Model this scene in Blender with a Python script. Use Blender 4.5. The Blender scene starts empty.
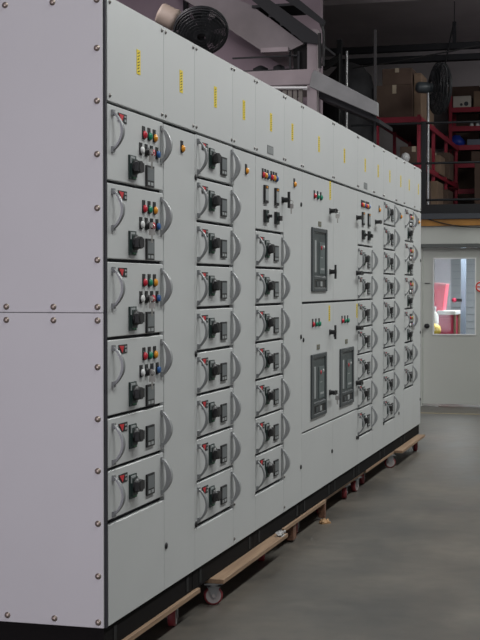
import bpy, bmesh, math, random
from mathutils import Vector, Matrix
random.seed(7)
sc = bpy.context.scene
COL = sc.collection
PI = math.pi

# ---------------------------------------------------------------- materials
MATS = {}
def mat(name, color, rough=0.5, metal=0.0, var=0.0, scale=8.0, bump=0.0, emit=None, estr=0.0, spec=0.5):
    if name in MATS: return MATS[name]
    m = bpy.data.materials.new(name); m.use_nodes = True
    nt = m.node_tree; b = nt.nodes['Principled BSDF']
    c = (color[0], color[1], color[2], 1)
    b.inputs['Base Color'].default_value = c
    b.inputs['Roughness'].default_value = rough
    b.inputs['Metallic'].default_value = metal
    b.inputs['Specular IOR Level'].default_value = spec
    tc = nt.nodes.new('ShaderNodeTexCoord')
    if var > 0 or bump > 0:
        n = nt.nodes.new('ShaderNodeTexNoise'); n.inputs['Scale'].default_value = scale
        n.inputs['Detail'].default_value = 6
        nt.links.new(tc.outputs['Object'], n.inputs['Vector'])
        if var > 0:
            r = nt.nodes.new('ShaderNodeValToRGB')
            r.color_ramp.elements[0].position = .3; r.color_ramp.elements[1].position = .7
            r.color_ramp.elements[0].color = tuple(max(0, x*(1-var)) for x in color) + (1,)
            r.color_ramp.elements[1].color = tuple(min(1, x*(1+var)) for x in color) + (1,)
            nt.links.new(n.outputs['Fac'], r.inputs['Fac'])
            nt.links.new(r.outputs['Color'], b.inputs['Base Color'])
        if bump > 0:
            bp = nt.nodes.new('ShaderNodeBump'); bp.inputs['Strength'].default_value = bump
            bp.inputs['Distance'].default_value = .01
            nt.links.new(n.outputs['Fac'], bp.inputs['Height'])
            nt.links.new(bp.outputs['Normal'], b.inputs['Normal'])
    if emit:
        b.inputs['Emission Color'].default_value = (*emit, 1)
        b.inputs['Emission Strength'].default_value = estr
    MATS[name] = m
    return m

def floor_mat():
    m = bpy.data.materials.new('concrete_floor'); m.use_nodes = True
    nt = m.node_tree; b = nt.nodes['Principled BSDF']
    tc = nt.nodes.new('ShaderNodeTexCoord')
    def noise(scale, detail, sx=1, sy=1):
        mp = nt.nodes.new('ShaderNodeMapping'); mp.inputs['Scale'].default_value = (sx, sy, 1)
        nt.links.new(tc.outputs['Object'], mp.inputs['Vector'])
        n = nt.nodes.new('ShaderNodeTexNoise'); n.inputs['Scale'].default_value = scale; n.inputs['Detail'].default_value = detail
        nt.links.new(mp.outputs['Vector'], n.inputs['Vector']); return n
    n1 = noise(1.6, 8, 1.0, .7); n2 = noise(9, 8)
    r1 = nt.nodes.new('ShaderNodeValToRGB')
    r1.color_ramp.elements[0].position = .32; r1.color_ramp.elements[1].position = .68
    r1.color_ramp.elements[0].color = (.066, .064, .060, 1); r1.color_ramp.elements[1].color = (.145, .130, .110, 1)
    nt.links.new(n1.outputs['Fac'], r1.inputs['Fac'])
    r2 = nt.nodes.new('ShaderNodeValToRGB')
    r2.color_ramp.elements[0].position = .3; r2.color_ramp.elements[1].position = .75
    r2.color_ramp.elements[0].color = (.8, .8, .8, 1); r2.color_ramp.elements[1].color = (1.12, 1.1, 1.06, 1)
    nt.links.new(n2.outputs['Fac'], r2.inputs['Fac'])
    mx = nt.nodes.new('ShaderNodeMix'); mx.data_type = 'RGBA'; mx.blend_type = 'MULTIPLY'; mx.inputs['Factor'].default_value = 1
    nt.links.new(r1.outputs['Color'], mx.inputs['A']); nt.links.new(r2.outputs['Color'], mx.inputs['B'])
    # small pale scuffs and paint specks
    n3 = noise(5.5, 3, 1.0, 2.6)
    r3 = nt.nodes.new('ShaderNodeValToRGB')
    r3.color_ramp.elements[0].position = .73; r3.color_ramp.elements[1].position = .78
    r3.color_ramp.elements[0].color = (0, 0, 0, 1); r3.color_ramp.elements[1].color = (.6, .6, .6, 1)
    nt.links.new(n3.outputs['Fac'], r3.inputs['Fac'])
    mx2 = nt.nodes.new('ShaderNodeMix'); mx2.data_type = 'RGBA'
    nt.links.new(r3.outputs['Color'], mx2.inputs['Factor'])
    nt.links.new(mx.outputs['Result'], mx2.inputs['A']); mx2.inputs['B'].default_value = (.24, .24, .23, 1)
    nt.links.new(mx2.outputs['Result'], b.inputs['Base Color'])
    rr = nt.nodes.new('ShaderNodeMapRange'); rr.inputs['To Min'].default_value = .24; rr.inputs['To Max'].default_value = .55
    nt.links.new(n1.outputs['Fac'], rr.inputs['Value']); nt.links.new(rr.outputs['Result'], b.inputs['Roughness'])
    bp = nt.nodes.new('ShaderNodeBump'); bp.inputs['Strength'].default_value = .15; bp.inputs['Distance'].default_value = .005
    nt.links.new(n2.outputs['Fac'], bp.inputs['Height']); nt.links.new(bp.outputs['Normal'], b.inputs['Normal'])
    return m

def glass_mat():
    m = bpy.data.materials.new('window_glass'); m.use_nodes = True
    nt = m.node_tree; nt.nodes.clear()
    out = nt.nodes.new('ShaderNodeOutputMaterial'); t = nt.nodes.new('ShaderNodeBsdfTransparent')
    t.inputs['Color'].default_value = (.93, .95, .95, 1)
    g = nt.nodes.new('ShaderNodeBsdfGlossy'); g.inputs['Roughness'].default_value = .03
    fr = nt.nodes.new('ShaderNodeFresnel'); fr.inputs['IOR'].default_value = 1.25
    mx = nt.nodes.new('ShaderNodeMixShader')
    nt.links.new(fr.outputs['Fac'], mx.inputs['Fac']); nt.links.new(t.outputs[0], mx.inputs[1]); nt.links.new(g.outputs[0], mx.inputs[2])
    nt.links.new(mx.outputs[0], out.inputs['Surface'])
    return m

def wood_mat(name, c, dark):
    m = bpy.data.materials.new(name); m.use_nodes = True
    nt = m.node_tree; b = nt.nodes['Principled BSDF']; b.inputs['Roughness'].default_value = .7
    tc = nt.nodes.new('ShaderNodeTexCoord'); mp = nt.nodes.new('ShaderNodeMapping'); mp.inputs['Scale'].default_value = (18, 1.2, 30)
    n = nt.nodes.new('ShaderNodeTexNoise'); n.inputs['Scale'].default_value = 3; n.inputs['Detail'].default_value = 8
    r = nt.nodes.new('ShaderNodeValToRGB'); r.color_ramp.elements[0].color = (*dark, 1); r.color_ramp.elements[1].color = (*c, 1)
    r.color_ramp.elements[0].position = .3; r.color_ramp.elements[1].position = .65
    nt.links.new(tc.outputs['Object'], mp.inputs['Vector']); nt.links.new(mp.outputs['Vector'], n.inputs['Vector'])
    nt.links.new(n.outputs['Fac'], r.inputs['Fac']); nt.links.new(r.outputs['Color'], b.inputs['Base Color'])
    return m

PAINT = mat('light_grey_enamel', (.565, .58, .575), .42, 0, .02, 3, .02)
PAINTS = mat('light_grey_enamel_side_daylit', (.575, .573, .575), .45, 0, .015, 3, .02)  # same enamel as the fronts, the daylight's purplish cast put into the colour
GAP = mat('dark_carcass', (.02, .02, .026), .7)
PLINTH = mat('plinth_black', (.009, .008, .008), .8, spec=.1)
SLOT = mat('slot_black', (.004, .004, .004), .9)
STEEL = mat('screw_steel', (.40, .34, .29), .5, 1)
SCREWD = mat('screw_dark', (.22, .21, .20), .4, .8)
GRIP = mat('grip_grey', (.30, .31, .315), .4)
GRIPL = mat('grip_thin_grey', (.22, .23, .235), .42)
BLACK = mat('black_plastic', (.012, .012, .013), .45)
DGREEN = mat('dark_green_plastic', (.012, .030, .026), .45)
GREENTAB = mat('green_tab', (.02, .18, .07), .45)
RED = mat('red_lens', (.55, .02, .04), .3)
REDTRI = mat('red_triangle', (.6, .03, .04), .5)
GREEN = mat('green_lens', (.01, .24, .13), .3)
AMBER = mat('amber_lens', (.8, .32, .02), .3)
BLUE = mat('blue_lens', (.03, .12, .35), .3)
WHITE = mat('white_button', (.75, .76, .75), .4)
SCREEN = mat('tag_grey', (.16, .175, .18), .35)
YELLOW = mat('yellow_label', (.80, .62, .02), .5)
INK = mat('label_ink', (.05, .04, .01), .6)
BEZEL = mat('breaker_bezel', (.055, .064, .067), .5)
FACE = mat('breaker_face', (.045, .058, .06), .45)
TRIP = mat('breaker_trip_unit', (.10, .125, .125), .45)
PALE = mat('pale_grey_plastic', (.34, .36, .36), .5)
BRASSP = mat('bronze_plate', (.16, .15, .10), .5)
PLATE = mat('engraved_plate', (.16, .17, .17), .5)
KEY = mat('key_metal', (.55, .53, .50), .3, 1)
PLY = wood_mat('plywood', (.34, .225, .14), (.24, .15, .09))
PLYD = wood_mat('rough_timber', (.20, .10, .06), (.11, .05, .03))
CASTRED = mat('caster_red_tyre', (.22, .03, .035), .5)
CASTHUB = mat('caster_hub', (.36, .33, .32), .5)
ZINC = mat('zinc_steel', (.35, .36, .37), .4, .9)
WALLW = mat('office_wall_paint', (.50, .52, .48), .6, 0, .03, 2)
DOORP = mat('door_paint', (.46, .48, .44), .5, 0, .02, 2)
DARKTRIM = mat('dark_trim', (.10, .11, .105), .6)
FASCIA = mat('fascia_grey', (.05, .056, .065), .6)
TOE = mat('toe_board_black', (.008, .008, .009), .7)
ORANGE = mat('orange_beam', (.36, .17, .035), .6, 0, .25, 5)
WALLP = mat('pinkish_plaster', (.30, .24, .27), .85, 0, .12, 1.5)
CEIL = mat('ceiling_concrete', (.52, .47, .47), .9, 0, .08, 1.2)
REARW = mat('rear_wall', (.58, .54, .54), .9, 0, .08, 1.2)
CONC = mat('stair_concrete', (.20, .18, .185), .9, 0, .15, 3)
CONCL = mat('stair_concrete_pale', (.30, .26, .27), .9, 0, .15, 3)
BSTEEL = mat('dark_steel', (.018, .019, .021), .65, spec=.3)
GSTEEL = mat('grey_stringer', (.22, .225, .225), .6, 0, .15, 5)
RACKRED = mat('rack_red', (.30, .010, .03), .5)
CARD = mat('brown_cardboard', (.115, .075, .055), .85, 0, .15, 6)
CARDT = mat('tan_cardboard', (.24, .165, .11), .85, 0, .12, 6)
CARDP = mat('pale_box', (.55, .52, .46), .8, 0, .08, 6)
TAPE = mat('carton_tape', (.50, .42, .30), .6)
TARP = mat('dark_tarp', (.03, .03, .033), .8, 0, .3, 6, .5)
BLUEB = mat('blue_plastic', (.02, .05, .35), .4)
MOTOR = mat('beige_motor', (.27, .22, .18), .6, 0, .1, 8)
FANB = mat('fan_dark', (.02, .022, .024), .5)
POLE = mat('pale_pole', (.45, .46, .46), .35, .6)
FRED = mat('bright_red_paint', (.80, .05, .10), .5)
FREDD = mat('deep_red_paint', (.42, .015, .06), .5)
SHUT = mat('office_back_wall', (.33, .35, .37), .7)
SHUTL = mat('office_back_line', (.25, .27, .29), .7)
BLUEG = mat('blue_grey_post', (.22, .27, .34), .6)
YEL = mat('bright_yellow', (.85, .6, .05), .5)
SIGNR = mat('sign_red', (.65, .06, .04), .5)
YLINE = mat('worn_yellow_line', (.28, .23, .14), .7, 0, .3, 9)
LEAF = mat('brown_scrap', (.36, .21, .10), .8, 0, .3, 30)
RAG = mat('pale_rag', (.45, .44, .43), .9)
CABLE = mat('cable_black', (.008, .008, .008), .6)
GLASS = glass_mat()
FLOOR = floor_mat()

# ---------------------------------------------------------------- mesh builder
class MB:
    def __init__(s): s.v = []; s.f = []; s.m = []; s.sm = []
    def add(s, vs, fs, mi=0, smooth=False):
        o = len(s.v); s.v += [tuple(v) for v in vs]
        for f in fs: s.f.append([i+o for i in f]); s.m.append(mi); s.sm.append(smooth)
        return s
    def box(s, x0, x1, y0, y1, z0, z1, mi=0):
        vs = [(x0,y0,z0),(x1,y0,z0),(x1,y1,z0),(x0,y1,z0),(x0,y0,z1),(x1,y0,z1),(x1,y1,z1),(x0,y1,z1)]
        return s.add(vs, [(0,3,2,1),(4,5,6,7),(0,1,5,4),(1,2,6,5),(2,3,7,6),(3,0,4,7)], mi)
    def rings(s, rings, mi=0, smooth=True, cap=True):
        n = len(rings[0]); vs = [p for r in rings for p in r]; fs = []
        for k in range(len(rings)-1):
            for i in range(n):
                j = (i+1) % n; fs.append((k*n+i, k*n+j, (k+1)*n+j, (k+1)*n+i))
        s.add(vs, fs, mi, smooth)
        if cap:
            s.add(rings[0], [tuple(range(n))[::-1]], mi); s.add(rings[-1], [tuple(range(n))], mi)
        return s
    def lathe(s, p0, ax, prof, n=14, mi=0, smooth=True):
        """prof: list of (distance along axis, radius)"""
        ax = Vector(ax).normalized(); p0 = Vector(p0)
        a = ax.orthogonal().normalized(); b = ax.cross(a)
        rs = []
        for d, r in prof:
            c = p0 + ax*d
            rs.append([c + (a*math.cos(2*PI*i/n) + b*math.sin(2*PI*i/n))*max(r, 1e-5) for i in range(n)])
        return s.rings(rs, mi, smooth)
    def cyl(s, p0, p1, r, n=12, mi=0):
        d = Vector(p1)-Vector(p0); return s.lathe(p0, d, [(0, r), (d.length, r)], n, mi)
    def tube(s, pts, r, n=8, mi=0):
        pts = [Vector(p) for p in pts]; rs = []
        ref = Vector((0, 0, 1))
        for i, p in enumerate(pts):
            t = (pts[min(i+1, len(pts)-1)] - pts[max(i-1, 0)]).normalized()
            a = t.cross(ref)
            if a.length < 1e-3: a = t.cross(Vector((0, 1, 0)))
            a.normalize(); b = t.cross(a)
            rs.append([p + (a*math.cos(2*PI*k/n)+b*math.sin(2*PI*k/n))*r for k in range(n)])
        return s.rings(rs, mi)
    def prism(s, poly, y0, y1, mi=0):
        """poly in (x, z), extruded along y"""
        n = len(poly)
        vs = [(x, y0, z) for x, z in poly] + [(x, y1, z) for x, z in poly]
        fs = [tuple(range(n)), tuple(range(2*n-1, n-1, -1))]
        for i in range(n):
            j = (i+1) % n; fs.append((i, i+n, j+n, j))
        return s.add(vs, fs, mi)
    def torus(s, c, ax, R, r, n=28, k=6, mi=0):
        ax = Vector(ax).normalized(); a = ax.orthogonal().normalized(); b = ax.cross(a); c = Vector(c)
        vs = []; fs = []
        for i in range(n):
            d = a*math.cos(2*PI*i/n)+b*math.sin(2*PI*i/n)
            for j in range(k):
                q = 2*PI*j/k; vs.append(c + d*(R+r*math.cos(q)) + ax*(r*math.sin(q)))
        for i in range(n):
            for j in range(k):
                fs.append((i*k+j, ((i+1) % n)*k+j, ((i+1) % n)*k+(j+1) % k, i*k+(j+1) % k))
        return s.add(vs, fs, mi, True)
    def build(s, name, m, parent=None, loc=None, bevel=0.0, seg=1):
        me = bpy.data.meshes.new(name); me.from_pydata(s.v, [], s.f)
        ml = m if isinstance(m, (list, tuple)) else [m]
        for x in ml: me.materials.append(x)
        for p, mi, sm in zip(me.polygons, s.m, s.sm): p.material_index = mi; p.use_smooth = sm
        bm = bmesh.new(); bm.from_mesh(me)
        bmesh.ops.recalc_face_normals(bm, faces=bm.faces)
        if bevel > 0:
            es = [e for e in bm.edges if len(e.link_faces) == 2 and e.calc_face_angle(0) > .6]
            bmesh.ops.bevel(bm, geom=es, offset=bevel, segments=seg, affect='EDGES', profile=.6)
        bm.to_mesh(me); bm.free()
        o = bpy.data.objects.new(name, me); COL.objects.link(o)
        if parent: o.parent = parent
        if loc is not None: o.location = loc
        return o

def thing(name, label, cat, loc=(0, 0, 0), group=None, rotz=0):
    o = bpy.data.objects.new(name, None); COL.objects.link(o); o.location = loc; o.rotation_euler.z = rotz
    o.empty_display_size = .1
    return tag(o, label, cat, group)
def tag(o, label, cat, group=None):
    o['label'] = label; o['category'] = cat
    if group: o['group'] = group
    return o
def struct(o): o['kind'] = 'structure'; return o
KIDS = {}
def copy_tree(o, parent, loc):
    c = o.copy(); COL.objects.link(c); c.parent = parent; c.location = loc
    for ch in list(o.children):
        d = ch.copy(); COL.objects.link(d); d.parent = c
    return c

# ---------------------------------------------------------------- the setting
struct(MB().box(-9, 7, -13, 18.6, -.1, 0).build('floor', FLOOR))
struct(MB().box(-9, 7, -13, 18.6, 5.36, 5.5).build('ceiling', CEIL))
struct(MB().box(-9, 7, 18.5, 18.7, 0, 5.36).build('wall_rear', REARW))
struct(MB().box(-9, -1.55, 10.5, 10.62, 0, 5.36).build('wall_back_left', WALLP))
struct(MB().box(-9, -8.9, -13, 18.5, 0, 5.36).build('wall_left', WALLP))
# office front wall: opening for the door leaf (x -0.60..0.42, z 0..1.86)
w = MB().box(-1.54, -.60, 11.64, 11.74, 0, 2.17).box(.42, 5, 11.64, 11.74, 0, 2.17).box(-.60, .42, 11.64, 11.74, 1.88, 2.17)
struct(w.build('wall_far', WALLW))
struct(MB().box(-1.54, 5, 11.60, 11.64, 1.885, 2.095).build('trim_1', WALLW, bevel=.004))       # header panel
struct(MB().box(-1.54, 5, 11.585, 11.64, 1.845, 1.885).build('trim_2', DARKTRIM, bevel=.003))    # dark drip strip
struct(MB().box(-1.54, 5, 11.57, 11.74, 2.095, 2.17).build('trim_3', ORANGE))                    # orange beam
struct(MB().box(-1.54, 5, 11.55, 11.70, 2.17, 2.235).build('trim_4', FASCIA, bevel=.004))        # fascia
struct(MB().box(-1.54, 5, 11.62, 11.66, 2.235, 2.345).build('trim_5', TOE))                      # toe board
struct(MB().box(-3.4, 5, 11.70, 18.5, 2.18, 2.30).build('floor_mezzanine', FASCIA))
struct(MB().box(-1.54, -.60, 11.615, 11.64, 0, .06).box(.42, 5, 11.615, 11.64, 0, .06).build('baseboard_far', DARKTRIM))
struct(MB().box(-3.3, 6, 10.72, 10.80, 0.0005, .002).build('trim_6', YLINE))                     # worn floor line
# steel joists under the ceiling
struct(MB().box(-6, 6, 15.0, 15.10, 4.70, 4.79).build('trim_7', BSTEEL, bevel=.005))
struct(MB().box(-6, 6, 15.06, 15.2, 4.555, 4.64).build('trim_8', BSTEEL, bevel=.005))
struct(MB().box(-6, 6, 14.5, 14.55, 5.3, 5.36).build('trim_9', CEIL))

# door leaf with glass pane
d = MB()
d.box(-.585, -.455, 11.66, 11.70, .03, 1.84).box(.02, .405, 11.66, 11.70, .03, 1.84)
d.box(-.455, .02, 11.66, 11.70, 1.715, 1.84).box(-.455, .02, 11.66, 11.70, .03, .842)
door = struct(d.build('door_1', DOORP))
fr = MB().box(-.60, -.585, 11.63, 11.74, 0, 1.88).box(.405, .42, 11.63, 11.74, 0, 1.88).box(-.585, .405, 11.63, 11.74, 1.845, 1.88)
fr.build('door_frame', DOORP, door)
MB().box(-.455, .02, 11.676, 11.684, .842, 1.715).build('pane', GLASS, door)
b = MB().box(-.467, -.455, 11.652, 11.668, .83, 1.727).box(.02, .032, 11.652, 11.668, .83, 1.727).box(-.455, .02, 11.652, 11.668, 1.715, 1.727).box(-.455, .02, 11.652, 11.668, .83, .842)
b.build('glazing_bead', WHITE, door)
MB().lathe((-.53, 11.66, .935), (0, -1, 0), [(0, .028), (.006, .028), (.008, .012), (.03, .012), (.035, .026), (.055, .028), (.062, .02), (.064, .001)], 18).build('door_knob', BSTEEL, door)
MB().box(-.56, -.50, 11.652, 11.661, 1.428, 1.436).build('door_bolt', BSTEEL, door)
sg = MB().lathe((.085, 11.660, 1.39), (0, -1, 0), [(0, .066), (.003, .066)], 24, 1).torus((.085, 11.656, 1.39), (0, 1, 0), .052, .009, 28, 6, 0)
sg.box(.045, .125, 11.652, 11.657, 1.383, 1.397, 0)
sg.build('round_notice', [SIGNR, WHITE], door)

# office interior
struct(MB().box(-1.54, 3, 15.2, 15.3, 0, 2.18).build('wall_office_back', SHUT))
lb = MB()
for k in range(14): lb.box(-1.54, 3, 15.19, 15.2, .6+k*.1, .606+k*.1)
struct(lb.build('trim_10', SHUTL))
struct(MB().box(-1.54, -1.44, 11.74, 15.2, 0, 2.18).build('wall_office_left', SHUT))
tag(MB().box(-.385, -.325, 13.74, 13.80, 0, 2.18).build('post', BLUEG), 'blue grey post seen through the office door glass', 'post')
t = thing('tool_cabinet', 'deep red cabinet with white worktop behind the door glass', 'cabinet', (-.6, 13.2, 0))
MB().box(-.10, .185, 0, .5, .03, 1.035).build('body', FREDD, t, bevel=.004)
MB().box(-.02, .215, -.02, .52, 1.035, 1.085).build('worktop', WHITE, t, bevel=.004)
MB().box(.19, .215, .0, .04, 0, 1.035).box(.19, .215, .44, .48, 0, 1.035).build('leg', CARDT, t)
MB().box(-.09, .17, -.012, 0, .55, .99).build('door', FREDD, t, bevel=.003)
MB().box(-.10, .02, .02, .5, 0, .03).box(.06, .185, .02, .5, 0, .03).build('foot', BSTEEL, t)
t = thing('parts_bin', 'bright pinkish red open bin standing above the red cabinet', 'bin', (-.6, 13.25, 1.036))
MB().prism([(-.11, 0), (-.022, 0), (-.022, .05), (.045, .052), (.085, .385), (-.11, .40)], 0, .3).build('body', FRED, t, bevel=.004)
MB().prism([(-.11, .39), (.085, .375), (.09, .392), (-.115, .408)], -.008, .308).build('rim', mat('pale_red', (.75, .2, .22), .5), t)
t = thing('emergency_bell', 'small red round bell on the grey post behind the glass', 'bell', (-.47, 13.72, 1.215))
MB().lathe((0, 0, 0), (0, -1, 0), [(0, .028), (.01, .03), (.03, .02), (.04, .005)], 18).build('gong', FREDD, t)
MB().box(-.02, .10, 0, .04, -.02, .02).build('bracket', BSTEEL, t)
t = thing('stool', 'low stool with yellow seat pad at the window lower left corner', 'stool', (-.595, 12.75, 0))
MB().lathe((0, 0, .80), (0, 0, 1), [(0, .02), (.01, .07), (.05, .085), (.1, .075), (.13, .03), (.135, .001)], 18).build('seat', YEL, t)
MB().lathe((0, 0, 0), (0, 0, 1), [(0, .12), (.02, .12), (.04, .02), (.80, .02)], 14).build('pedestal', ZINC, t)
t = thing('bottle', 'white plastic bottle standing beside the red cabinet behind the glass', 'bottle', (-.63, 13.0, 0))
MB().lathe((0, 0, 0), (0, 0, 1), [(0, .055), (.9, .055), (1.02, .055), (1.08, .02), (1.10, .018)], 14).build('body', WHITE, t)
MB().lathe((0, 0, 1.10), (0, 0, 1), [(0, .024), (.04, .024), (.045, .001)], 12).build('cap', PALE, t)

# ---------------------------------------------------------------- switchgear
ZT, U = 2.035, .1833
ZB = .12         # foot of the plinth, on the dolly boards
TOPZ = 2.41
def tri_label():
    m = MB().box(0, .002, .0, .088, -.032, 0, 0)
    m.add([(.003, .004, -.003), (.003, .054, -.005), (.003, .036, -.030)], [(0, 1, 2)], 1)
    m.add([(.003, .060, -.006), (.003, .080, -.006), (.003, .080, -.012), (.003, .060, -.012)], [(0, 1, 2, 3)], 2)
    m.add([(.003, .062, -.018), (.003, .080, -.018), (.003, .080, -.027), (.003, .062, -.027)], [(0, 1, 2, 3)], 2)
    return m
def grip(tmid, tend, wy, bulge, L=.14):
    n = 16; rs = []
    for i in range(n+1):
        u = i/n; a = PI*u
        z = -L*u; x = bulge*math.sin(a)**.8 + .004
        t = tend + (tmid-tend)*math.sin(a)
        x0 = max(.0, x-t)
        hw = wy/2*(.75+.25*math.sin(a))
        rs.append([(x0, -hw, z), (x, -hw, z), (x, hw, z), (x0, hw, z)])
    m = MB().rings(rs, 0, False)
    m.box(0, .008, -wy/2, wy/2, -.016, .004).box(0, .008, -wy/2, wy/2, -L-.004, -L+.016)
    return m
GRIP_L = grip(.008, .008, .022, .040); GRIP_R = grip(.021, .006, .022, .040)
GRIP_R.box(0, .003, -.011, .011, -.14, 0)
def lamp_mb(m=None):   # plate + lens, origin at plate centre
    q = MB().box(0, .003, -.014, .014, -.026, .022, 0)
    q.lathe((.002, 0, -.010), (1, 0, 0), [(0, .016), (.003, .016)], 14, 0)
    q.lathe((.005, 0, -.010), (1, 0, 0), [(0, .0145), (.004, .0145), (.008, .011), (.010, .005), (.0104, .0005)], 14, 1)
    return q
LAMP_ME = {}
def lamp(parent, x, y, z, lens, name='pilot_lamp', s=1.0):
    key = (lens.name, name)
    if key not in LAMP_ME:
        o = lamp_mb().build(name, [BLACK, lens], parent); LAMP_ME[key] = o.data
    else:
        o = bpy.data.objects.new(name, LAMP_ME[key]); COL.objects.link(o); o.parent = parent
    o.location = (x, y, z); o.scale = (s, s, s); return o
SHARED = {}
def part(name, key, mk, m, parent, loc):
    if key not in SHARED: SHARED[key] = (mk().build(name, m, parent)).data; o = [c for c in COL.objects if c.data == SHARED[key]][0]
    else:
        o = bpy.data.objects.new(name, SHARED[key]); COL.objects.link(o); o.parent = parent
    o.location = loc; return o
def rotary_plate():
    m = MB().box(0, .006, 0, .07, -.088, 0, 0)
    m.box(.006, .009, .006, .05, -.030, -.004, 1).box(.006, .009, .03, .064, -.084, -.060, 2)
    m.box(.006, .010, .012, .070, -.078, -.012, 0)
    return m
def rotary_knob():
    m = MB().lathe((.010, 0, 0), (1, 0, 0), [(0, .028), (.008, .028), (.010, .024), (.026, .022)], 18)
    m.box(.020, .034, -.034, .034, -.016, .016)
    return m
def meter_tag():
    m = MB().box(0, .007, 0, .085, -.080, 0, 0)
    m.box(.007, .008, .008, .077, -.056, -.008, 1)
    m.box(.007, .008, .012, .034, -.074, -.062, 2).box(.007, .008, .045, .072, -.074, -.062, 2)
    return m
def push_button(): 
    return MB().box(0, .003, -.014, .014, -.024, .022, 0).lathe((.003, 0, -.006), (1, 0, 0), [(0, .016), (.003, .016)], 14, 0).lathe((.006, 0, -.006), (1, 0, 0), [(0, .013), (.007, .013), (.009, .009), (.0092, .0005)], 14, 1)
def key_switch():
    m = MB().box(0, .003, -.014, .014, -.024, .022, 0).lathe((.003, 0, -.006), (1, 0, 0), [(0, .016), (.010, .015), (.011, .001)], 14, 0)
    m.box(.011, .028, -.0015, .0015, -.016, .004, 1)
    return m
def hang_key():
    m = MB().torus((0, 0, -.012), (0, 1, 0), .010, .0016, 16, 5).box(-.012, .012, -.0015, .0015, -.044, -.022).box(-.003, .003, -.0015, .0015, -.072, -.044)
    return m
def mk_drawer(root, w, h, big, loc, redbtn=True, YL=.014):
    g = .011
    fr = MB().box(-.02, 0, .0, w-.004, -h+g, -.001)
    d = fr.build('drawer', PAINT, root, loc, bevel=.0025)
    Y = lambda y: YL + (y-.050)*(w-.028-YL)/.525
    zz = -.020 if big else -.026
    part('position_label', 'tri', tri_label, [BLACK, REDTRI, PALE], d, (0, Y(.105), zz))
    o = part('grip_handle', 'gl', lambda: GRIP_L, GRIPL, d, (0, Y(.050), -.022))
    o['label'] = 'thin dark grey bow handle'
    o = part('grip_handle', 'gr', lambda: GRIP_R, GRIP, d, (0, Y(.575), -.020))
    o['label'] = 'thick pale grey bow handle'
    zr = -.160 if big else -.040
    part('switch_plate', 'rp', rotary_plate, [DGREEN, PALE, GREENTAB], d, (0, Y(.210), zr))
    part('rotary_switch', 'rk', rotary_knob, BLACK, d, (0, Y(.255), zr-.042))
    part('meter', 'mt', meter_tag, [BLACK, SCREEN, PALE], d, (0, Y(.392), zr-.022))
    if big:
        for y, l in ((.372, RED), (.432, GREEN), (.492, AMBER)): lamp(d, 0, Y(y), -.062, l)
        part('push_button', 'pw', push_button, [BLACK, WHITE], d, (0, Y(.340), -.126))
        part('key_switch', 'ks', key_switch, [BLACK, KEY], d, (0, Y(.400), -.126))
        part('key', 'hk', hang_key, KEY, d, (.024, Y(.400), -.126))
        if redbtn: part('push_button', 'pr', push_button, [BLACK, RED], d, (0, Y(.460), -.126))
        else: part('switch_plate', 'sp0', lambda: MB().box(0, .004, -.014, .014, -.026, .022), BLACK, d, (0, Y(.460), -.126))
        part('push_button', 'pb', push_button, [BLACK, BLUE], d, (0, Y(.522), -.126))
    return d

def screw(root, x, y, z, axis='x', big=False):
    def mk():
        ax = (1, 0, 0) if axis == 'x' else (0, -1, 0); r = .009 if big else .0065
        q = MB().lathe((0, 0, 0), ax, [(0, r*1.25), (.0015, r*1.25), (.002, r), (.004, r*.9), (.006, r*.5), (.0063, .0004)], 12)
        return q
    return part('screw', ('screw', axis, big), mk, STEEL if big else SCREWD, root, (x, y, z))
def label_yellow(root, y, z, h=.090, w=.040):
    def mk():
        m = MB().box(0, .0012, -w/2, w/2, -h/2, h/2, 0)
        n = 7
        for i in range(n):
            zc = -h/2 + h*(i+1.0)/(n+1); a = .004
            yl, yr = -w*.30, w*.30*(.6 if i % 3 == 1 else 1)
            m.add([(.0014, yl, zc-.006), (.0014, yr, zc+.001), (.0014, yr, zc+.001+a), (.0014, yl, zc-.006+a)], [(0, 1, 2, 3)], 1)
        return m
    return part('warning_label', ('yl', h, w), mk, [YELLOW, INK], root, (0, y, z))
def engraved(root, y, z):
    def mk():
        m = MB().box(0, .0015, -.06, .06, -.021, .021, 0)
        for i in range(5): m.add([(.0017, -.05+i*.022, -.016), (.0017, -.040+i*.022, -.016), (.0017, -.040+i*.022, .016), (.0017, -.05+i*.022, .016)], [(0, 1, 2, 3)], 1)
        return m
    return part('nameplate', 'npl', mk, [PLATE, PALE], root, (0, y, z))
def lock(root, y, z):
    return part('cam_lock', 'lk', lambda: MB().lathe((0, 0, 0), (1, 0, 0), [(0, .013), (.004, .013), (.006, .009), (.007, .0005)], 12), BLACK, root, (0, y, z))
def lever(root, y, z, turned, key=False):
    def mk():
        q = MB().box(0, .004, -.02, .02, -.016, .016)
        q.lathe((.004, 0, 0), (1, 0, 0), [(0, .014), (.026, .013), (.030, .015), (.036, .015)], 12)
        if turned: q.box(.030, .040, -.010, .010, -.042, .042)
        else: q.box(.030, .040, -.042, .042, -.011, .011)
        return q
    o = part('lever_handle', ('lev', turned), mk, BLACK, root, (0, y, z))
    if key: part('key', 'hk2', hang_key, KEY, root, (.046, y+.006, z))
    return o

def panel(root, name, y0, y1, z0, z1, m=PAINT):
    """a flat door or cover, its own origin at lower left corner; y and z local to the root"""
    a, b = .0012, .0025
    return MB().box(-.02, 0, a, y1-y0-a, b, z1-z0-b).build(name, m, root, (0, y0, z0), bevel=.0018)

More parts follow.
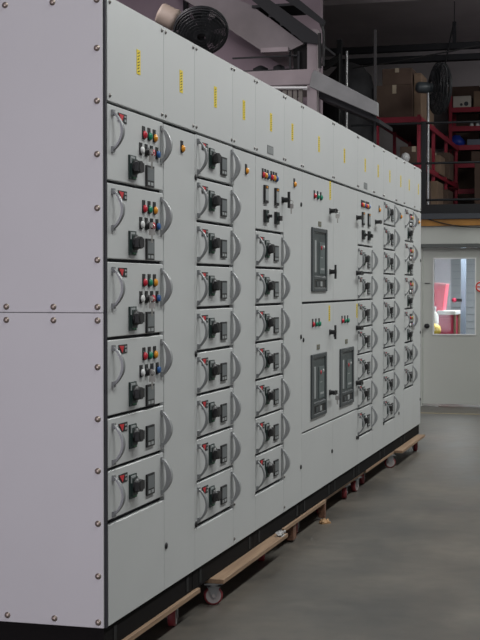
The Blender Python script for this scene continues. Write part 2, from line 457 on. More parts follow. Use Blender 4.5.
def cabinet(y0, y1, label):
    r = thing('switchgear_cabinet', label, 'cabinet', (0, y0, ZB), 'switchgear cabinets in the row')
    W = y1-y0
    MB().box(-.78, -.024, .002, W-.002, .205-ZB, TOPZ-.012-ZB).build('carcass', GAP, r)
    MB().box(-.78, -.012, .004, W-.004, 0, .2045-ZB).build('plinth', PLINTH, r)
    def sl(): return MB().box(0, .003, -.015, .015, .012, .072)
    part('plinth_slot', 'sl', sl, SLOT, r, (-.0125, .11, 0)); part('plinth_slot', 'sl', sl, SLOT, r, (-.0125, W-.07, 0))
    return r
def top_cover(r, y0, y1, lab=None, plate=None, mid=False):
    c = panel(r, 'top_cover', y0, y1, 2.042-ZB, TOPZ-ZB)
    w = y1-y0
    for y in (.022, w-.022):
        for z in (.022, TOPZ-2.042-.022): screw(c, 0, y, z)
    if lab is not None: label_yellow(c, lab-y0, 2.225-2.042)
    if plate is not None: engraved(c, plate-y0, 2.084-2.042)
    return c

A0, A1, A2, A3, A4, A5, A6, A7, A8 = 0, 1.02, 1.995, 2.985, 3.82, 4.61, 5.61, 6.575, 7.5
# -- cabinet 1 : four tall and two low drawers
r = cabinet(A0, A1, 'nearest switchgear cabinet, full height bolted side panel and four tall drawers with coloured lamps')
FR = .018
MB().box(-.0235, -.001, .0015, .0168, .206-ZB, TOPZ-.002-ZB).build('corner_gap_shade', GAP, r)  # dark strip laid in for the shade of the corner gap
for (za, zb) in ((.205, 1.3055), (1.3065, TOPZ)):
    p = MB().box(-.78, -.008, -.008, 0, .001, zb-za).build('side_panel', PAINTS, r, (0, 0, za-ZB), bevel=.0015)
    zs = [z for z in (.226, .388, .572, .756, .937, 1.118, 1.28, 1.327, 1.49, 1.67, 1.856, 2.04, 2.222, 2.388) if za < z < zb]
    for z in zs: screw(p, -.028, -.008, z-za, 'y', True)
    for x in (-.193, -.373, -.55, -.73):
        for z in (zs[0]+(.004 if za < 1 else 0), zs[-1]): screw(p, x, -.008, z-za, 'y', True)
top_cover(r, FR, .622, .335); top_cover(r, .622, A1, .84)
z = ZT
for i in range(4):
    if i == 0: big0 = mk_drawer(r, .600, 1.5*U, True, (0, FR, z-ZB), True, .046)
    elif i < 3: copy_tree(big0, r, (0, FR, z-ZB))
    else: mk_drawer(r, .600, 1.5*U, True, (0, FR, z-ZB), False, .046)
    z -= 1.5*U
for i in range(2):
    if i == 0: sm0 = mk_drawer(r, .600, U, False, (0, FR, z-ZB), True, .046)
    else: copy_tree(sm0, r, (0, FR, z-ZB))
    z -= U
panel(r, 'bottom_cover', FR, .622, .205-ZB, z-.004-ZB)
dr = panel(r, 'cable_door', .622, A1, .205-ZB, ZT-.002-ZB)
lamp(dr, 0, .845-.622, 1.965-.205, AMBER)
lock(dr, .02, .379-.205)
# -- cabinet 2 : nine low drawers
r = cabinet(A1, A2, 'second switchgear cabinet from the near end, one full column of nine equal drawers')
W = A2-A1
top_cover(r, 0, .575, .30); top_cover(r, .575, W, .765)
for i in range(9):
    if i == 0: sm0 = mk_drawer(r, .55, U, False, (0, .030, ZT-ZB))
    else: copy_tree(sm0, r, (0, .030, ZT-i*U-ZB))
panel(r, 'bottom_cover', 0, .585, .205-ZB, ZT-9*U-.004-ZB)
sp = panel(r, 'hinge_strip', 0, .029, ZT-9*U-ZB, ZT-.002-ZB)
for z in (1.853, 1.115): lock(sp, .012, z-(ZT-9*U))
lock(sp, .012, .395-(ZT-9*U)+.004)
dr = panel(r, 'cable_door', .585, W, .205-ZB, ZT-.002-ZB)
lamp(dr, 0, .80-.585, 1.953-.205, AMBER)
for z in (.395, .235): screw(dr, 0, .012, z-.205)
# -- control compartment builder
def control_door(r, w, y0):
    d = panel(r, 'control_door', y0, y0+w, ZT-2*U+.009-ZB, ZT-.002-ZB)
    zb = ZT-2*U+.009; k = w/.57
    for j, l in enumerate((RED, AMBER, BLUE, RED, AMBER, BLUE)):
        y = (.13, .18, .23, .30, .35, .40)[j]*k
        lamp(d, 0, y, 1.958-zb, l)
    def am():
        m = MB().box(0, .010, -.034, .034, -.088, 0, 0).box(.010, .012, -.026, .026, -.075, -.018, 1)
        m.box(.010, .0125, -.010, .010, -.014, -.004, 2)
        return m
    for y in (.18, .40): part('panel_meter', 'am', am, [BLACK, PALE, AMBER], d, (0, y*k, 1.900-zb))
    def sw():
        m = MB().box(0, .012, -.034, .034, -.062, 0, 0).box(.012, .014, -.028, .028, -.056, -.006, 1).lathe((.012, 0, -.031), (1, 0, 0), [(0, .015), (.010, .013), (.011, .001)], 12, 0)
        return m
    def swa():
        m = sw(); m.box(.018, .036, -.006, .006, -.038, -.024, 0); return m
    def swb():
        m = sw(); m.box(.018, .030, -.022, .022, -.044, -.020, 0); return m
    part('selector_switch', 'swa', swa, [BLACK, DGREEN], d, (0, .18*k, 1.778-zb))
    part('selector_switch', 'swb', swb, [BLACK, DGREEN], d, (0, .40*k, 1.778-zb))
    return d, zb
# -- cabinet 3
r = cabinet(A2, A3, 'third switchgear cabinet, six lamp control door above seven drawers, near the two breaker cabinets')
W = A3-A2
top_cover(r, 0, .58, .30, .285); top_cover(r, .58, W, .76)
d, zb = control_door(r, .565, 0.005)
lever(d, .535, 1.848-zb, True, True)
for i in range(7):
    if i == 0: sm0 = mk_drawer(r, .545, U, False, (0, .012, ZT-2*U-ZB))
    else: copy_tree(sm0, r, (0, .012, ZT-(2+i)*U-ZB))
panel(r, 'bottom_cover', 0, .57, .205-ZB, ZT-9*U-.004-ZB)
dr = panel(r, 'cable_door', .57, W, .205-ZB, ZT-.002-ZB)
lamp(dr, 0, .80-.57, 1.958-.205, AMBER)
for z in (1.849, 1.12, .399): lock(dr, W-.57-.028, z-.205)
for z in (.395, .235): screw(dr, 0, .012, z-.205)
# -- breaker cabinets
def breaker(d, y0, y1, z0, z1):
    """origin lower left; local to door d"""
    w, h = y1-y0, z1-z0
    m = MB()
    fx = lambda a: a*w; fz = lambda a: h*(1-a)
    # bezel as a frame with two openings
    m.box(0, .010, 0, fx(.13), 0, h).box(0, .010, fx(.91), w, 0, h)
    m.box(0, .010, fx(.13), fx(.91), fz(.07), h).box(0, .010, fx(.13), fx(.91), 0, fz(.94)).box(0, .010, fx(.13), fx(.91), fz(.82), fz(.76))
    bz = m.build('breaker', BEZEL, d, (0, y0, z0), bevel=.003)
    MB().box(.0005, .003, fx(.14), fx(.90), fz(.75), fz(.08)).build('breaker_face', FACE, bz)
    MB().box(.003, .006, fx(.50), fx(.86), fz(.72), fz(.22)).box(.006, .008, fx(.54), fx(.72), fz(.44), fz(.27)).build('trip_unit', TRIP, bz, bevel=.001)
    MB().box(.003, .007, fx(.18), fx(.28), fz(.70), fz(.20)).build('charging_lever', PALE if y0 < .3 and z0 < .5 else TRIP, bz, bevel=.001)
    MB().lathe((.008, fx(.60), fz(.31)), (1, 0, 0), [(0, .012), (.003, .012), (.004, .001)], 12).build('push_button', RED, bz)
    MB().lathe((.006, fx(.79), fz(.29)), (1, 0, 0), [(0, .009), (.003, .009), (.004, .001)], 12).build('push_button', WHITE, bz)
    MB().box(.006, .0075, fx(.56), fx(.80), fz(.66), fz(.63)).box(.006, .0075, fx(.56), fx(.7), fz(.47), fz(.455)).build('breaker_label', PALE, bz)
    MB().box(.0005, .005, fx(.14), fx(.90), fz(.935), fz(.825)).build('counter_window', BLACK, bz)
    MB().box(.005, .008, fx(.28), fx(.45), fz(.92), fz(.84)).build('indicator', BEZEL, bz)
    MB().box(.005, .009, fx(.54), fx(.66), fz(.92), fz(.84)).build('indicator', PALE, bz)
    return bz
def bplate(d, y, z):
    return part('breaker_plate', 'bpl', lambda: MB().box(0, .003, -.036, .036, -.014, .014, 0).box(.003, .0034, -.026, .026, -.004, .004, 1), [BRASSP, PLATE], d, (0, y, z))
for n, (a, b, lab) in enumerate(((A3, A4, 'breaker cabinet holding two tall dark breakers, one above the other'),
                                 (A4, A5, 'breaker cabinet with a blank upper door and one dark breaker below'))):
    r = cabinet(a, b, lab); W = b-a
    if n == 0: top_cover(r, 0, W, 3.385+.03-a)
    else: top_cover(r, 0, W, 4.16-a)
    up = panel(r, 'upper_door', 0, W, 1.309-ZB, ZT-.002-ZB); lo = panel(r, 'lower_door', 0, W, .583-ZB, 1.301-ZB)
    panel(r, 'bottom_cover', 0, W, .205-ZB, .578-ZB)
    kk = W-.095 if n == 0 else W-.035
    lever(up, kk, 1.853-1.309, False, n == 0); lever(up, kk, 1.486-1.309, n == 0)
    lever(lo, kk, 1.121-.583, n == 0); lever(lo, kk, .755-.583, False, n == 0)
    if n == 0:
        breaker(up, 3.21-a, 3.615-a, 1.368-1.309, 1.736-1.309); bplate(up, 3.435-a, 1.762-1.309)
        for j, l in enumerate((RED, GREEN, GREEN)): lamp(up, 0, 3.29-a+j*.085, 1.927-1.309, l)
        label_yellow(up, 3.728-a, 1.977-1.309, .112)
        label_yellow(lo, 3.71-a, 1.235-.583, .095)
        breaker(lo, 3.20-a, 3.605-a, .64-.583, 1.008-.583); bplate(lo, 3.40-a, 1.045-.583)
        for j, l in enumerate((RED, GREEN, GREEN)): lamp(lo, 0, 3.25-a+j*.085, 1.190-.583, l)
    else:
        breaker(lo, 4.015-a, 4.448-a, .64-.583, 1.006-.583); bplate(lo, 4.23-a, 1.045-.583)
        for j, l in enumerate((RED, GREEN, GREEN)): lamp(lo, 0, 4.09-a+j*.09, 1.190-.583, l)
        label_yellow(lo, W-.022, 1.235-.583, .093)
    for z in (.391,): lock(r, W-.03, z-ZB)
    lock(lo, .03, 1.10-.583)
# -- cabinet A
r = cabinet(A5, A6, 'switchgear cabinet just beyond the breakers, six lamp control door above seven small drawers')
W = A6-A5
top_cover(r, 0, .60, .265, .28); top_cover(r, .60, W, .77)
d, zb = control_door(r, .558, 0.002)
dr = panel(r, 'cable_door', .562, W, .205-ZB, ZT-.002-ZB)
lever(dr, .106, 1.855-.205, False)
lamp(dr, 0, .81-.562, 1.958-.205, AMBER)
for i in range(7):
    if i == 0: sm0 = mk_drawer(r, .545, U, False, (0, .012, ZT-2*U-ZB))
    else: copy_tree(sm0, r, (0, .012, ZT-(2+i)*U-ZB))
panel(r, 'bottom_cover', 0, .562, .205-ZB, ZT-9*U-.004-ZB)
lock(r, .02, .385-ZB)
# -- cabinet B
r = cabinet(A6, A7, 'second switchgear cabinet from the far end, nine equal small drawers')
W = A7-A6
top_cover(r, 0, .565, .275); top_cover(r, .565, W, .79)
for i in range(9):
    if i == 0: sm0 = mk_drawer(r, .51, U, False, (0, .016, ZT-ZB))
    else: copy_tree(sm0, r, (0, .016, ZT-i*U-ZB))
panel(r, 'bottom_cover', 0, .53, .205-ZB, ZT-9*U-.004-ZB)
dr = panel(r, 'cable_door', .53, W, .205-ZB, ZT-.002-ZB)
lamp(dr, 0, .785-.53, 1.955-.205, AMBER)
lock(dr, .19, .40-.205); lock(r, .02, .385-ZB)
# -- cabinet C
r = cabinet(A7, A8, 'farthest switchgear cabinet at the end of the row, tall drawers with red buttons')
W = A8-A7
top_cover(r, 0, .538, .255); top_cover(r, .538, W, .765)
z = ZT
for i in range(4):
    if i == 0: bg = mk_drawer(r, .465, 1.5*U, True, (0, .035, z-ZB))
    else: copy_tree(bg, r, (0, .035, z-ZB))
    z -= 1.5*U
for i in range(2):
    if i == 0: sm0 = mk_drawer(r, .465, U, False, (0, .035, z-ZB))
    else: copy_tree(sm0, r, (0, .035, z-ZB))
    z -= U
panel(r, 'bottom_cover', 0, .503, .205-ZB, z-.004-ZB)
panel(r, 'hinge_strip', 0, .034, z-ZB, ZT-.002-ZB)
dr = panel(r, 'cable_door', .503, W, .205-ZB, ZT-.002-ZB)
lamp(dr, 0, .78-.503, 1.955-.205, AMBER)
for zz in (1.62, 1.0, .42): lock(dr, W-.503-.03, zz-.205)
MB().box(-.78, -.008, 0, .008, .001, TOPZ-.205).build('side_panel', PAINTS, r, (0, W-.001, .205-ZB))

# ---------------------------------------------------------------- dollies
def caster(root, x, y, yaw, big=True):
    c, s = math.cos(yaw), math.sin(yaw)
    R = .042
    m = MB()
    m.box(-.04, .04, -.04, .04, -.006, 0).lathe((0, 0, -.006), (0, 0, -1), [(0, .026), (.012, .026)], 14)
    m.add([(-.022, -.024, -.018), (-.022, .030, -.018), (-.022, .012, -.066), (-.022, -.006, -.066), (-.019, -.024, -.018), (-.019, .030, -.018), (-.019, .012, -.066), (-.019, -.006, -.066)],
          [(0, 1, 2, 3), (7, 6, 5, 4), (0, 4, 5, 1), (1, 5, 6, 2), (2, 6, 7, 3), (3, 7, 4, 0)])
    m.add([(.019, -.024, -.018), (.019, .030, -.018), (.019, .012, -.066), (.019, -.006, -.066), (.022, -.024, -.018), (.022, .030, -.018), (.022, .012, -.066), (.022, -.006, -.066)],
          [(0, 1, 2, 3), (7, 6, 5, 4), (0, 4, 5, 1), (1, 5, 6, 2), (2, 6, 7, 3), (3, 7, 4, 0)])
    m.box(-.022, .022, -.026, .032, -.021, -.018)
    f = m.build('caster', ZINC, root, (x, y, .100-.0)); f.rotation_euler.z = yaw
    wh = MB().lathe((-.016, .003, -.058), (1, 0, 0), [(0, R*.78), (.0, R-.004), (.004, R), (.028, R), (.032, R-.004), (.032, R*.78)], 24, 0)
    wh.lathe((-.0175, .003, -.058), (1, 0, 0), [(0, R*.80), (.035, R*.80)], 20, 1)
    wh.lathe((-.024, .003, -.058), (1, 0, 0), [(0, .008), (.048, .008)], 10, 1)
    wh.build('wheel', [CASTRED, CASTHUB], f)
    return f
def dolly(y0, y1, x1, label, casters, block=()):
    r = thing('dolly', label, 'dolly', (0, y0, 0), 'plywood dollies under the switchgear')
    MB().box(-.72, x1, 0, y1-y0, .100, .1199).build('board', PLY, r, bevel=.0015)
    for (x, y, a) in casters: caster(r, x, y-y0, a)
    for y in (y0+.12, y1-.12): caster(r, -.66, y-y0, .3)
    for (x, y, w) in block: MB().box(x-.04, x, y-y0, y-y0+w, .012, .0999).build('batten', PLYD, r, bevel=.002)
    return r
dolly(.02, 1.085, .004, 'nearest plywood dolly, under the cabinet with the bolted side panel', [(-.055, .885, .2), (-.055, .16, .1)])
dolly(1.27, 2.45, .052, 'plywood dolly whose edge juts out beside the red rimmed wheel, second from near end', [(-.05, 2.29, .4)])
dolly(2.58, 3.635, 0, 'plywood dolly on brown timber battens near the brown scrap on the floor', [(-.07, 3.12, .2)], [(-.01, 2.83, .07), (0, 3.59, .035)])
dolly(3.68, 4.95, -.02, 'plywood dolly under the breaker cabinets, two red wheels together near its far end', [(-.055, 4.45, .2), (-.05, 4.78, -.15), (-.08, 3.8, .1)])
dolly(5.0, 6.17, -.01, 'plywood dolly with one large pale wheel, second from the far end', [(-.03, 6.08, -1.15), (-.07, 5.15, .2)])
dolly(6.2, 7.42, .052, 'farthest plywood dolly, its bare board sticking out past the last cabinet', [(-.0, 7.2, .3), (-.08, 6.4, .2)])
# loose swivel castor at the near corner of the second dolly is part of that dolly: red rimmed, turned sideways
second = [o for o in COL.objects if o.name.startswith('dolly') and abs(o.location.y-1.27) < 1e-3 and o.type == 'EMPTY'][0]
caster(second, -.01, .035, -1.15)
s = MB()
vs = []; n = 9
for i in range(n):
    for j in range(5):
        vs.append((  .008*(j-2) + random.uniform(-.004, .004), .011*(i-4)+random.uniform(-.004, .004), .012+random.uniform(-.006, .012)))
fs = [(i*5+j, i*5+j+1, (i+1)*5+j+1, (i+1)*5+j) for i in range(n-1) for j in range(4)]
s.add(vs, fs); s.add([(v[0], v[1], 0) for v in vs], [f[::-1] for f in fs])
o = s.build('rag', RAG, None, (.032, 2.38, .120)); tag(o, 'pale grey rag lying on the far end of the jutting dolly board', 'rag')
s = MB()
for k in range(3):
    a = k*2.1; cx, cy = .012*math.cos(a), .018*math.sin(a)
    ring = []
    for i in range(8):
        q = 2*PI*i/8; ring.append((cx+.022*math.cos(q)*random.uniform(.7, 1.2), cy+.03*math.sin(q)*random.uniform(.7, 1.2), random.uniform(.002, .022)))
    s.add(ring+[(cx, cy, .026)], [(i, (i+1) % 8, 8) for i in range(8)]); s.add([(p[0], p[1], 0) for p in ring]+ring, [(i, (i+1) % 8, 8+(i+1) % 8, 8+i) for i in range(8)]+[tuple(range(7, -1, -1))])
tag(s.build('crumpled_scrap', LEAF, None, (.022, 3.495, 0)), 'crumpled brown scrap of paper lying on the concrete floor', 'scrap')

# ---------------------------------------------------------------- staircase and fan behind the row
t = thing('staircase', 'grey concrete and steel staircase rising behind the switchgear cabinets', 'stairs', (-1.4, 9.3, 0))
L = lambda pts: [(x+1.4, z) for x, z in pts]
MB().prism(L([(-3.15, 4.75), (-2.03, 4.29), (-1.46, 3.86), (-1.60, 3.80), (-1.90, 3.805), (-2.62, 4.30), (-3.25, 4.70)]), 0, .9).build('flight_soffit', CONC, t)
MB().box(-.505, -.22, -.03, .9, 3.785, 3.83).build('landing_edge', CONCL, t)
q = MB().prism(L([(-2.02, 4.34), (-1.84, 4.34), (-1.30, 3.93), (-1.30, 3.84), (-1.46, 3.87)]), -.04, .02)
q.prism(L([(-1.78, 4.40), (-1.62, 4.40), (-1.23, 4.07), (-1.25, 4.02)]), -.06, 0)
q.prism(L([(-2.0, 4.27), (-1.55, 4.27), (-1.55, 4.245), (-2.0, 4.245)]), -.03, .5)
q.build('stringer', BSTEEL, t)
for k in range(5):
    x = -1.95+.12*k; z = 4.24-.095*k
    MB().box(x+1.4, x+1.4+.16, .0, .85, z, z+.025).build('tread', BSTEEL, t)
MB().box(-.025, .075, 0, .12, 0, 4.0).build('column', CONCL, t)
MB().box(-.18, -.025, .05, .1, 3.55, 3.93).build('opening_shade', SLOT, t)  # flat black sheet, stands in for the shade inside the opening
MB().box(-1.0, .05, -.01, .9, 3.44, 3.60).build('landing', CONCL, t, bevel=.01)
q = MB()
for x in (-.22, -.13): q.box(x, x+.02, .02, .04, 3.6, 3.79)
q.box(-.82, -.12, .02, .04, 3.74, 3.755); q.box(-.90, -.24, .3, .6, 3.6, 3.66).lathe((-.62, .4, 3.6), (0, 0, 1), [(0, .09), (.09, .08), (.12, .02)], 16).lathe((-.42, .4, 3.6), (0, 0, 1), [(0, .07), (.10, .06), (.12, .02)], 16)
q.build('landing_rail', BSTEEL, t)
MB().prism([(.06, 3.585), (.70, 3.235), (.70, 3.10), (.0, 3.42), (.03, 3.56)], -.02, .06).build('lower_stringer', GSTEEL, t, bevel=.004)
MB().prism([(.06, 3.42), (.70, 3.08), (.70, 3.04), (0, 3.36)], .1, .9).build('lower_flight', BSTEEL, t)
MB().box(.605, .63, .3, .325, 0, 4.02).build('post', CABLE, t)
MB().tube([(-.02+.1, -.04, 4.1), (.12, -.04, 4.06), (.15, -.04, 3.98), (.155, -.04, 3.8), (.15, -.04, 3.62)], .016).tube([(.11, -.03, 3.95), (.115, -.03, 3.6)], .018).build('conduit', CABLE, t)
MB().cyl((-.46, -.02, 3.425), (-.02, -.02, 3.41), .013).cyl((-.40, .05, 3.43), (.06, .05, 3.40), .013).build('handrail_tube', WHITE, t)
q = MB()
for k in range(4): q.box(-.28+.055*k, -.24+.055*k, 0, .03, 0, 3.40)
q.build('timber_screen', mat('weathered_timber', (.17, .155, .14), .9, 0, .2, 6), t)

t = thing('floor_fan', 'dark floor fan with a beige motor tilted up behind the nearest cabinets', 'fan', (-2.33, 8.0, 0))
cN = Vector((.80, .25, -.42)).normalized()
pm = Vector((-.12, 0, 4.02-.09)); pc = Vector((.17, 0.04, 3.80))
MB().lathe(pm-cN*.13, cN, [(0, .03), (.01, .085), (.03, .10), (.15, .10), (.17, .11), (.19, .10), (.24, .06)], 20).build('motor', MOTOR, t)
g = MB()
cN2 = Vector((.25, -.72, -.72)).normalized()
for R_, dd in ((.255, 0), (.25, .03), (.235, .05), (.215, .07), (.19, .085), (.165, .093), (.14, .10), (.11, .103), (.08, .105), (.05, .105), (.25, -.03), (.235, -.05), (.20, -.07), (.17, -.08), (.13, -.085), (.09, -.09)):
    g.torus(pc+cN2*dd, cN2, R_, .0035 if R_ < .25 else .008, 32, 5)
a = cN2.orthogonal().normalized(); b2 = cN2.cross(a)
for k in range(84):
    q = 2*PI*k/84; dv = a*math.cos(q)+b2*math.sin(q)
    g.tube([pc+cN2*.105+dv*.04, pc+cN2*.09+dv*.18, pc+cN2*.03+dv*.243, pc-cN2*.05+dv*.236, pc-cN2*.085+dv*.15, pc-cN2*.09+dv*.05], .003, 4)
g.build('cage', FANB, t)
bl = MB()
for k in range(6):
    q = 2*PI*k/6; dv = a*math.cos(q)+b2*math.sin(q); du = -a*math.sin(q)+b2*math.cos(q)
    p = [pc+dv*.04-du*.02, pc+dv*.22-du*.07-cN2*.02, pc+dv*.21+du*.11+cN2*.03, pc+dv*.04+du*.03]
    bl.add(p+[x+cN2*.004 for x in p], [(0, 1, 2, 3), (7, 6, 5, 4), (0, 4, 5, 1), (1, 5, 6, 2), (2, 6, 7, 3), (3, 7, 4, 0)])
bl.lathe(pc-cN2*.05, cN2, [(0, .05), (.09, .05), (.1, .02)], 16)
bl.build('blade_set', FANB, t)
MB().cyl((-.03, .05, .03), (-.03, .05, 3.86), .022).build('pole', BSTEEL, t)
MB().lathe((-.03, .05, 0), (0, 0, 1), [(0, .3), (.03, .3), (.06, .05)], 24).build('base', BSTEEL, t)
tag(MB().cyl((-3.09, 10.44, 0), (-3.09, 10.44, 5.3), .028, 10).build('pipe', BSTEEL), 'thin black vertical pipe on the pinkish wall behind the tilted fan', 'pipe')

# ---------------------------------------------------------------- mezzanine
t = thing('guard_rail', 'black steel guard rail along the mezzanine edge above the office', 'railing', (0, 12.0, 2.30))
for z in (.12, .555, 1.03):
    MB().cyl((-1.5, 0, z), (4, 0, z), .014, 10).build('rail', BSTEEL, t)
for x in (-.625, 1.0, 2.6): MB().box(x-.028, x+.028, -.028, .028, 0, 1.05).build('post', BSTEEL, t)

t = thing('pedestal_fan', 'black pedestal fan on a pale pole standing on the mezzanine', 'fan', (-.645, 12.5, 2.30))
MB().lathe((0, 0, 0), (0, 0, 1), [(0, .20), (.02, .20), (.05, .05), (.08, .03)], 24).build('base', FANB, t)
MB().cyl((0, 0, .07), (0, 0, 1.47), .016, 12).build('pole', POLE, t)
fx = Vector((.90, .42, -.02)).normalized(); c = Vector((.125, .06, 1.515))
MB().lathe(c-fx*.30, fx, [(0, .02), (.01, .05), (.04, .068), (.14, .070), (.20, .055), (.24, .04)], 18).build('motor', mat('motor_teal', (.045, .055, .06), .4), t)
g = MB()
RR = .315
for R_, dd in ((RR, 0), (RR*.98, .04), (RR*.9, .06), (RR*.8, .08), (RR*.68, .09), (RR*.55, .10), (RR*.4, .105), (RR*.25, .11), (RR*.98, -.04), (RR*.85, -.06), (RR*.7, -.08), (RR*.52, -.09), (RR*.35, -.10)):
    g.torus(c+fx*dd, fx, R_, .005, 36, 5)
a = fx.orthogonal().normalized(); b2 = fx.cross(a)
for k in range(76):
    q = 2*PI*k/76; dv = a*math.cos(q)+b2*math.sin(q)
    g.tube([c+fx*.11+dv*.05, c+fx*.10+dv*RR*.55, c+fx*.08+dv*RR*.8, c+fx*.02+dv*RR, c-fx*.04+dv*RR*.98, c-fx*.09+dv*RR*.6, c-fx*.10+dv*.08], .003, 4)
g.build('cage', FANB, t)
bl = MB()
for k in range(3):
    q = 2*PI*k/3+.4; dv = a*math.cos(q)+b2*math.sin(q); du = -a*math.sin(q)+b2*math.cos(q)
    p = [c+dv*.03-du*.03, c+dv*.28-du*.10-fx*.03, c+dv*.29+du*.14+fx*.03, c+dv*.03+du*.04]
    bl.add(p+[x+fx*.004 for x in p], [(0, 1, 2, 3), (7, 6, 5, 4), (0, 4, 5, 1), (1, 5, 6, 2), (2, 6, 7, 3), (3, 7, 4, 0)])
bl.lathe(c-fx*.03, fx, [(0, .05), (.07, .05), (.09, .01)], 16)
bl.build('blade_set', FANB, t)

# rack running away from the camera
t = thing('storage_rack', 'red steel storage rack with a brown carton on top, behind the pedestal fan', 'rack', (-1.1, 13.0, 2.30))
x0, x1, y1 = -.285, .285, 3.95
for y in (0, 1.33, 2.66, 3.90):
    for x in (x0, x1-.04): MB().box(x, x+.04, y, y+.05, 0, 1.26).build('upright', RACKRED, t)
for z in (.10, .62, 1.20):
    MB().box(x0+.005, x1-.005, .01, y1-.01, z, z+.015).build('shelf', mat('shelf_dark', (.06, .045, .045), .7), t)
    MB().box(x1-.004, x1+.012, 0, y1, z-.035, z+.035).box(x0-.012, x0+.004, 0, y1, z-.035, z+.035).box(x0, x1, -.008, .006, z-.035, z+.035).build('beam', RACKRED, t)
def carton(x, y, z, w, dp, h, m, label, group=None, tape=True, rotz=0, marks=False):
    t = thing('cardboard_box', label, 'box', (x, y, z), group, rotz)
    MB().box(-w/2, w/2, -dp/2, dp/2, 0, h).build('body', m, t, bevel=.004)
    if tape:
        MB().box(-.025, .025, -dp/2-.001, dp/2+.001, h-.0005, h+.001).box(-.025, .025, -dp/2-.0015, -dp/2+.0005, h*.75, h).build('tape', TAPE, t)
    if marks:
        q = MB()
        q.lathe((-.01, -dp/2-.001, h*.35), (0, -1, 0), [(0, .022), (.001, .022)], 14).lathe((.065, -dp/2-.001, h*.4), (0, -1, 0), [(0, .034), (.001, .034)], 16)
        q.build('printed_mark', FASCIA, t)
    return t
zt = 2.30+1.215
carton(-1.15, 13.25, zt, .46, .44, .43, CARD, 'large dark brown carton on the red rack left of the pedestal fan')
carton(-1.12, 13.25, zt+.433, .38, .40, .21, CARD, 'dark brown carton stacked upon the large carton')
carton(-.865, 13.35, zt, .09, .5, .58, CARDT, 'narrow tan slab standing for the lit side and edges of the brown carton, beside the fan', None, False)  # pale slab added for the carton's lit side face and ragged edges
carton(-1.05, 14.25, zt, .4, .5, .25, CARDT, 'tan carton on the rack top behind the pedestal fan')
carton(-.98, 13.75, 2.30+.637, .36, .4, .28, CARD, 'dark carton on the middle rack shelf under the brown cartons', 'cartons on the red rack')
carton(-.98, 14.9, 2.30+.637, .4, .5, .26, CARDT, 'tan carton on the middle rack shelf right of the fan pole')
carton(-.98, 15.8, 2.30+.637, .42, .5, .38, CARD, 'brown carton on the middle rack shelf near its far end')
carton(-.98, 13.5, 2.30+.117, .4, .5, .34, CARD, 'dark carton on the lowest rack shelf behind the fan pole')
carton(-.98, 14.6, 2.30+.117, .42, .6, .40, CARDT, 'tan carton on the lowest rack shelf, middle of the row')
carton(-.98, 15.7, 2.30+.117, .42, .6, .36, CARD, 'brown carton on the lowest rack shelf, far end')
carton(-1.2, 13.22, 2.30+.637, .12, .2, .13, CARDP, 'small pale carton on the middle shelf beside the rack upright', None, False)
t = thing('globe_bulb', 'white globe bulb lying on the rack shelf under the brown cartons', 'bulb', (-1.02, 13.12, 2.30+.637))
MB().lathe((0, 0, .0), (0, 0, 1), [(0, .02), (.03, .025), (.06, .05), (.10, .06), (.14, .045), (.16, .005)], 16).build('globe', WHITE, t)
MB().lathe((0, 0, -.0), (0, 0, 1), [(0, .028), (.03, .028)], 12).build('socket', BSTEEL, t)
# rear rack, facing the camera
t = thing('storage_rack', 'taller red shelving unit against the rear wall at the right edge', 'rack', (-.2, 17.0, 2.30))
for x in (-.76, .10, .96):
    for y in (0, .5): MB().box(x, x+.045, y, y+.045, 0, 2.02 if x < .05 else 2.02).build('upright', RACKRED, t)
ZS = (.55, .95, 1.22, 1.51, 1.80)
for z in ZS:
    MB().box(-.75, 1.0, .0, .55, z, z+.015).build('shelf', mat('shelf_dark', (.06, .045, .045), .7), t)
    MB().box(-.76, 1.0, -.012, .004, z-.035, z+.04).build('beam', RACKRED, t)
R0 = 2.30
s = MB(); rs = []
for k in range(8):
    u = k/7; rr = .105*math.sin(PI*(.12+.80*u))+.02
    rs.append([((rr*math.cos(2*PI*i/14))*(1+.16*math.sin(3*i+5*u)), .75*rr*math.sin(2*PI*i/14)*(1+.16*math.cos(2*i+4*u)), .19*u + .012*math.sin(4*i)*u) for i in range(14)])
s.rings(rs)
tag(s.build('plastic_sack', BLUEB, None, (-.86, 17.16, R0+1.2355)), 'crumpled blue plastic sack on the rear shelf right of the pedestal fan', 'sack')
carton(-.765, 17.2, R0+1.816, .27, .35, .20, CARDP, 'pale carton with two round dark marks on the top rear shelf', None, False, 0, True)
carton(-.44, 17.25, R0+1.816, .30, .4, .27, CARDT, 'tan carton at the right picture edge on the top rear shelf')
carton(-.84, 18.1, R0, .5, .5, 2.28, CARD, 'tall dark brown carton behind the top rear shelf left part', None, False)
carton(-.36, 18.1, R0, .42, .5, 2.32, CARD, 'tall dark brown carton behind the tan carton at right', None, False)
carton(-.45, 17.25, R0+.966, .35, .4, .20, CARD, 'dark carton on the second rear shelf from the bottom')
carton(-.55, 17.25, R0+1.236, .28, .35, .12, mat('grey_box', (.14, .16, .20), .6), 'grey blue box on the middle rear shelf', None, False)
carton(-.42, 17.25, R0+1.526, .26, .35, .10, mat('grey_box2', (.10, .11, .13), .6), 'flat dark grey box on the rear shelf below the top', None, False)
carton(-.30, 16.6, R0, .40, .45, .95, CARD, 'large brown carton on the mezzanine floor before the rear shelving')
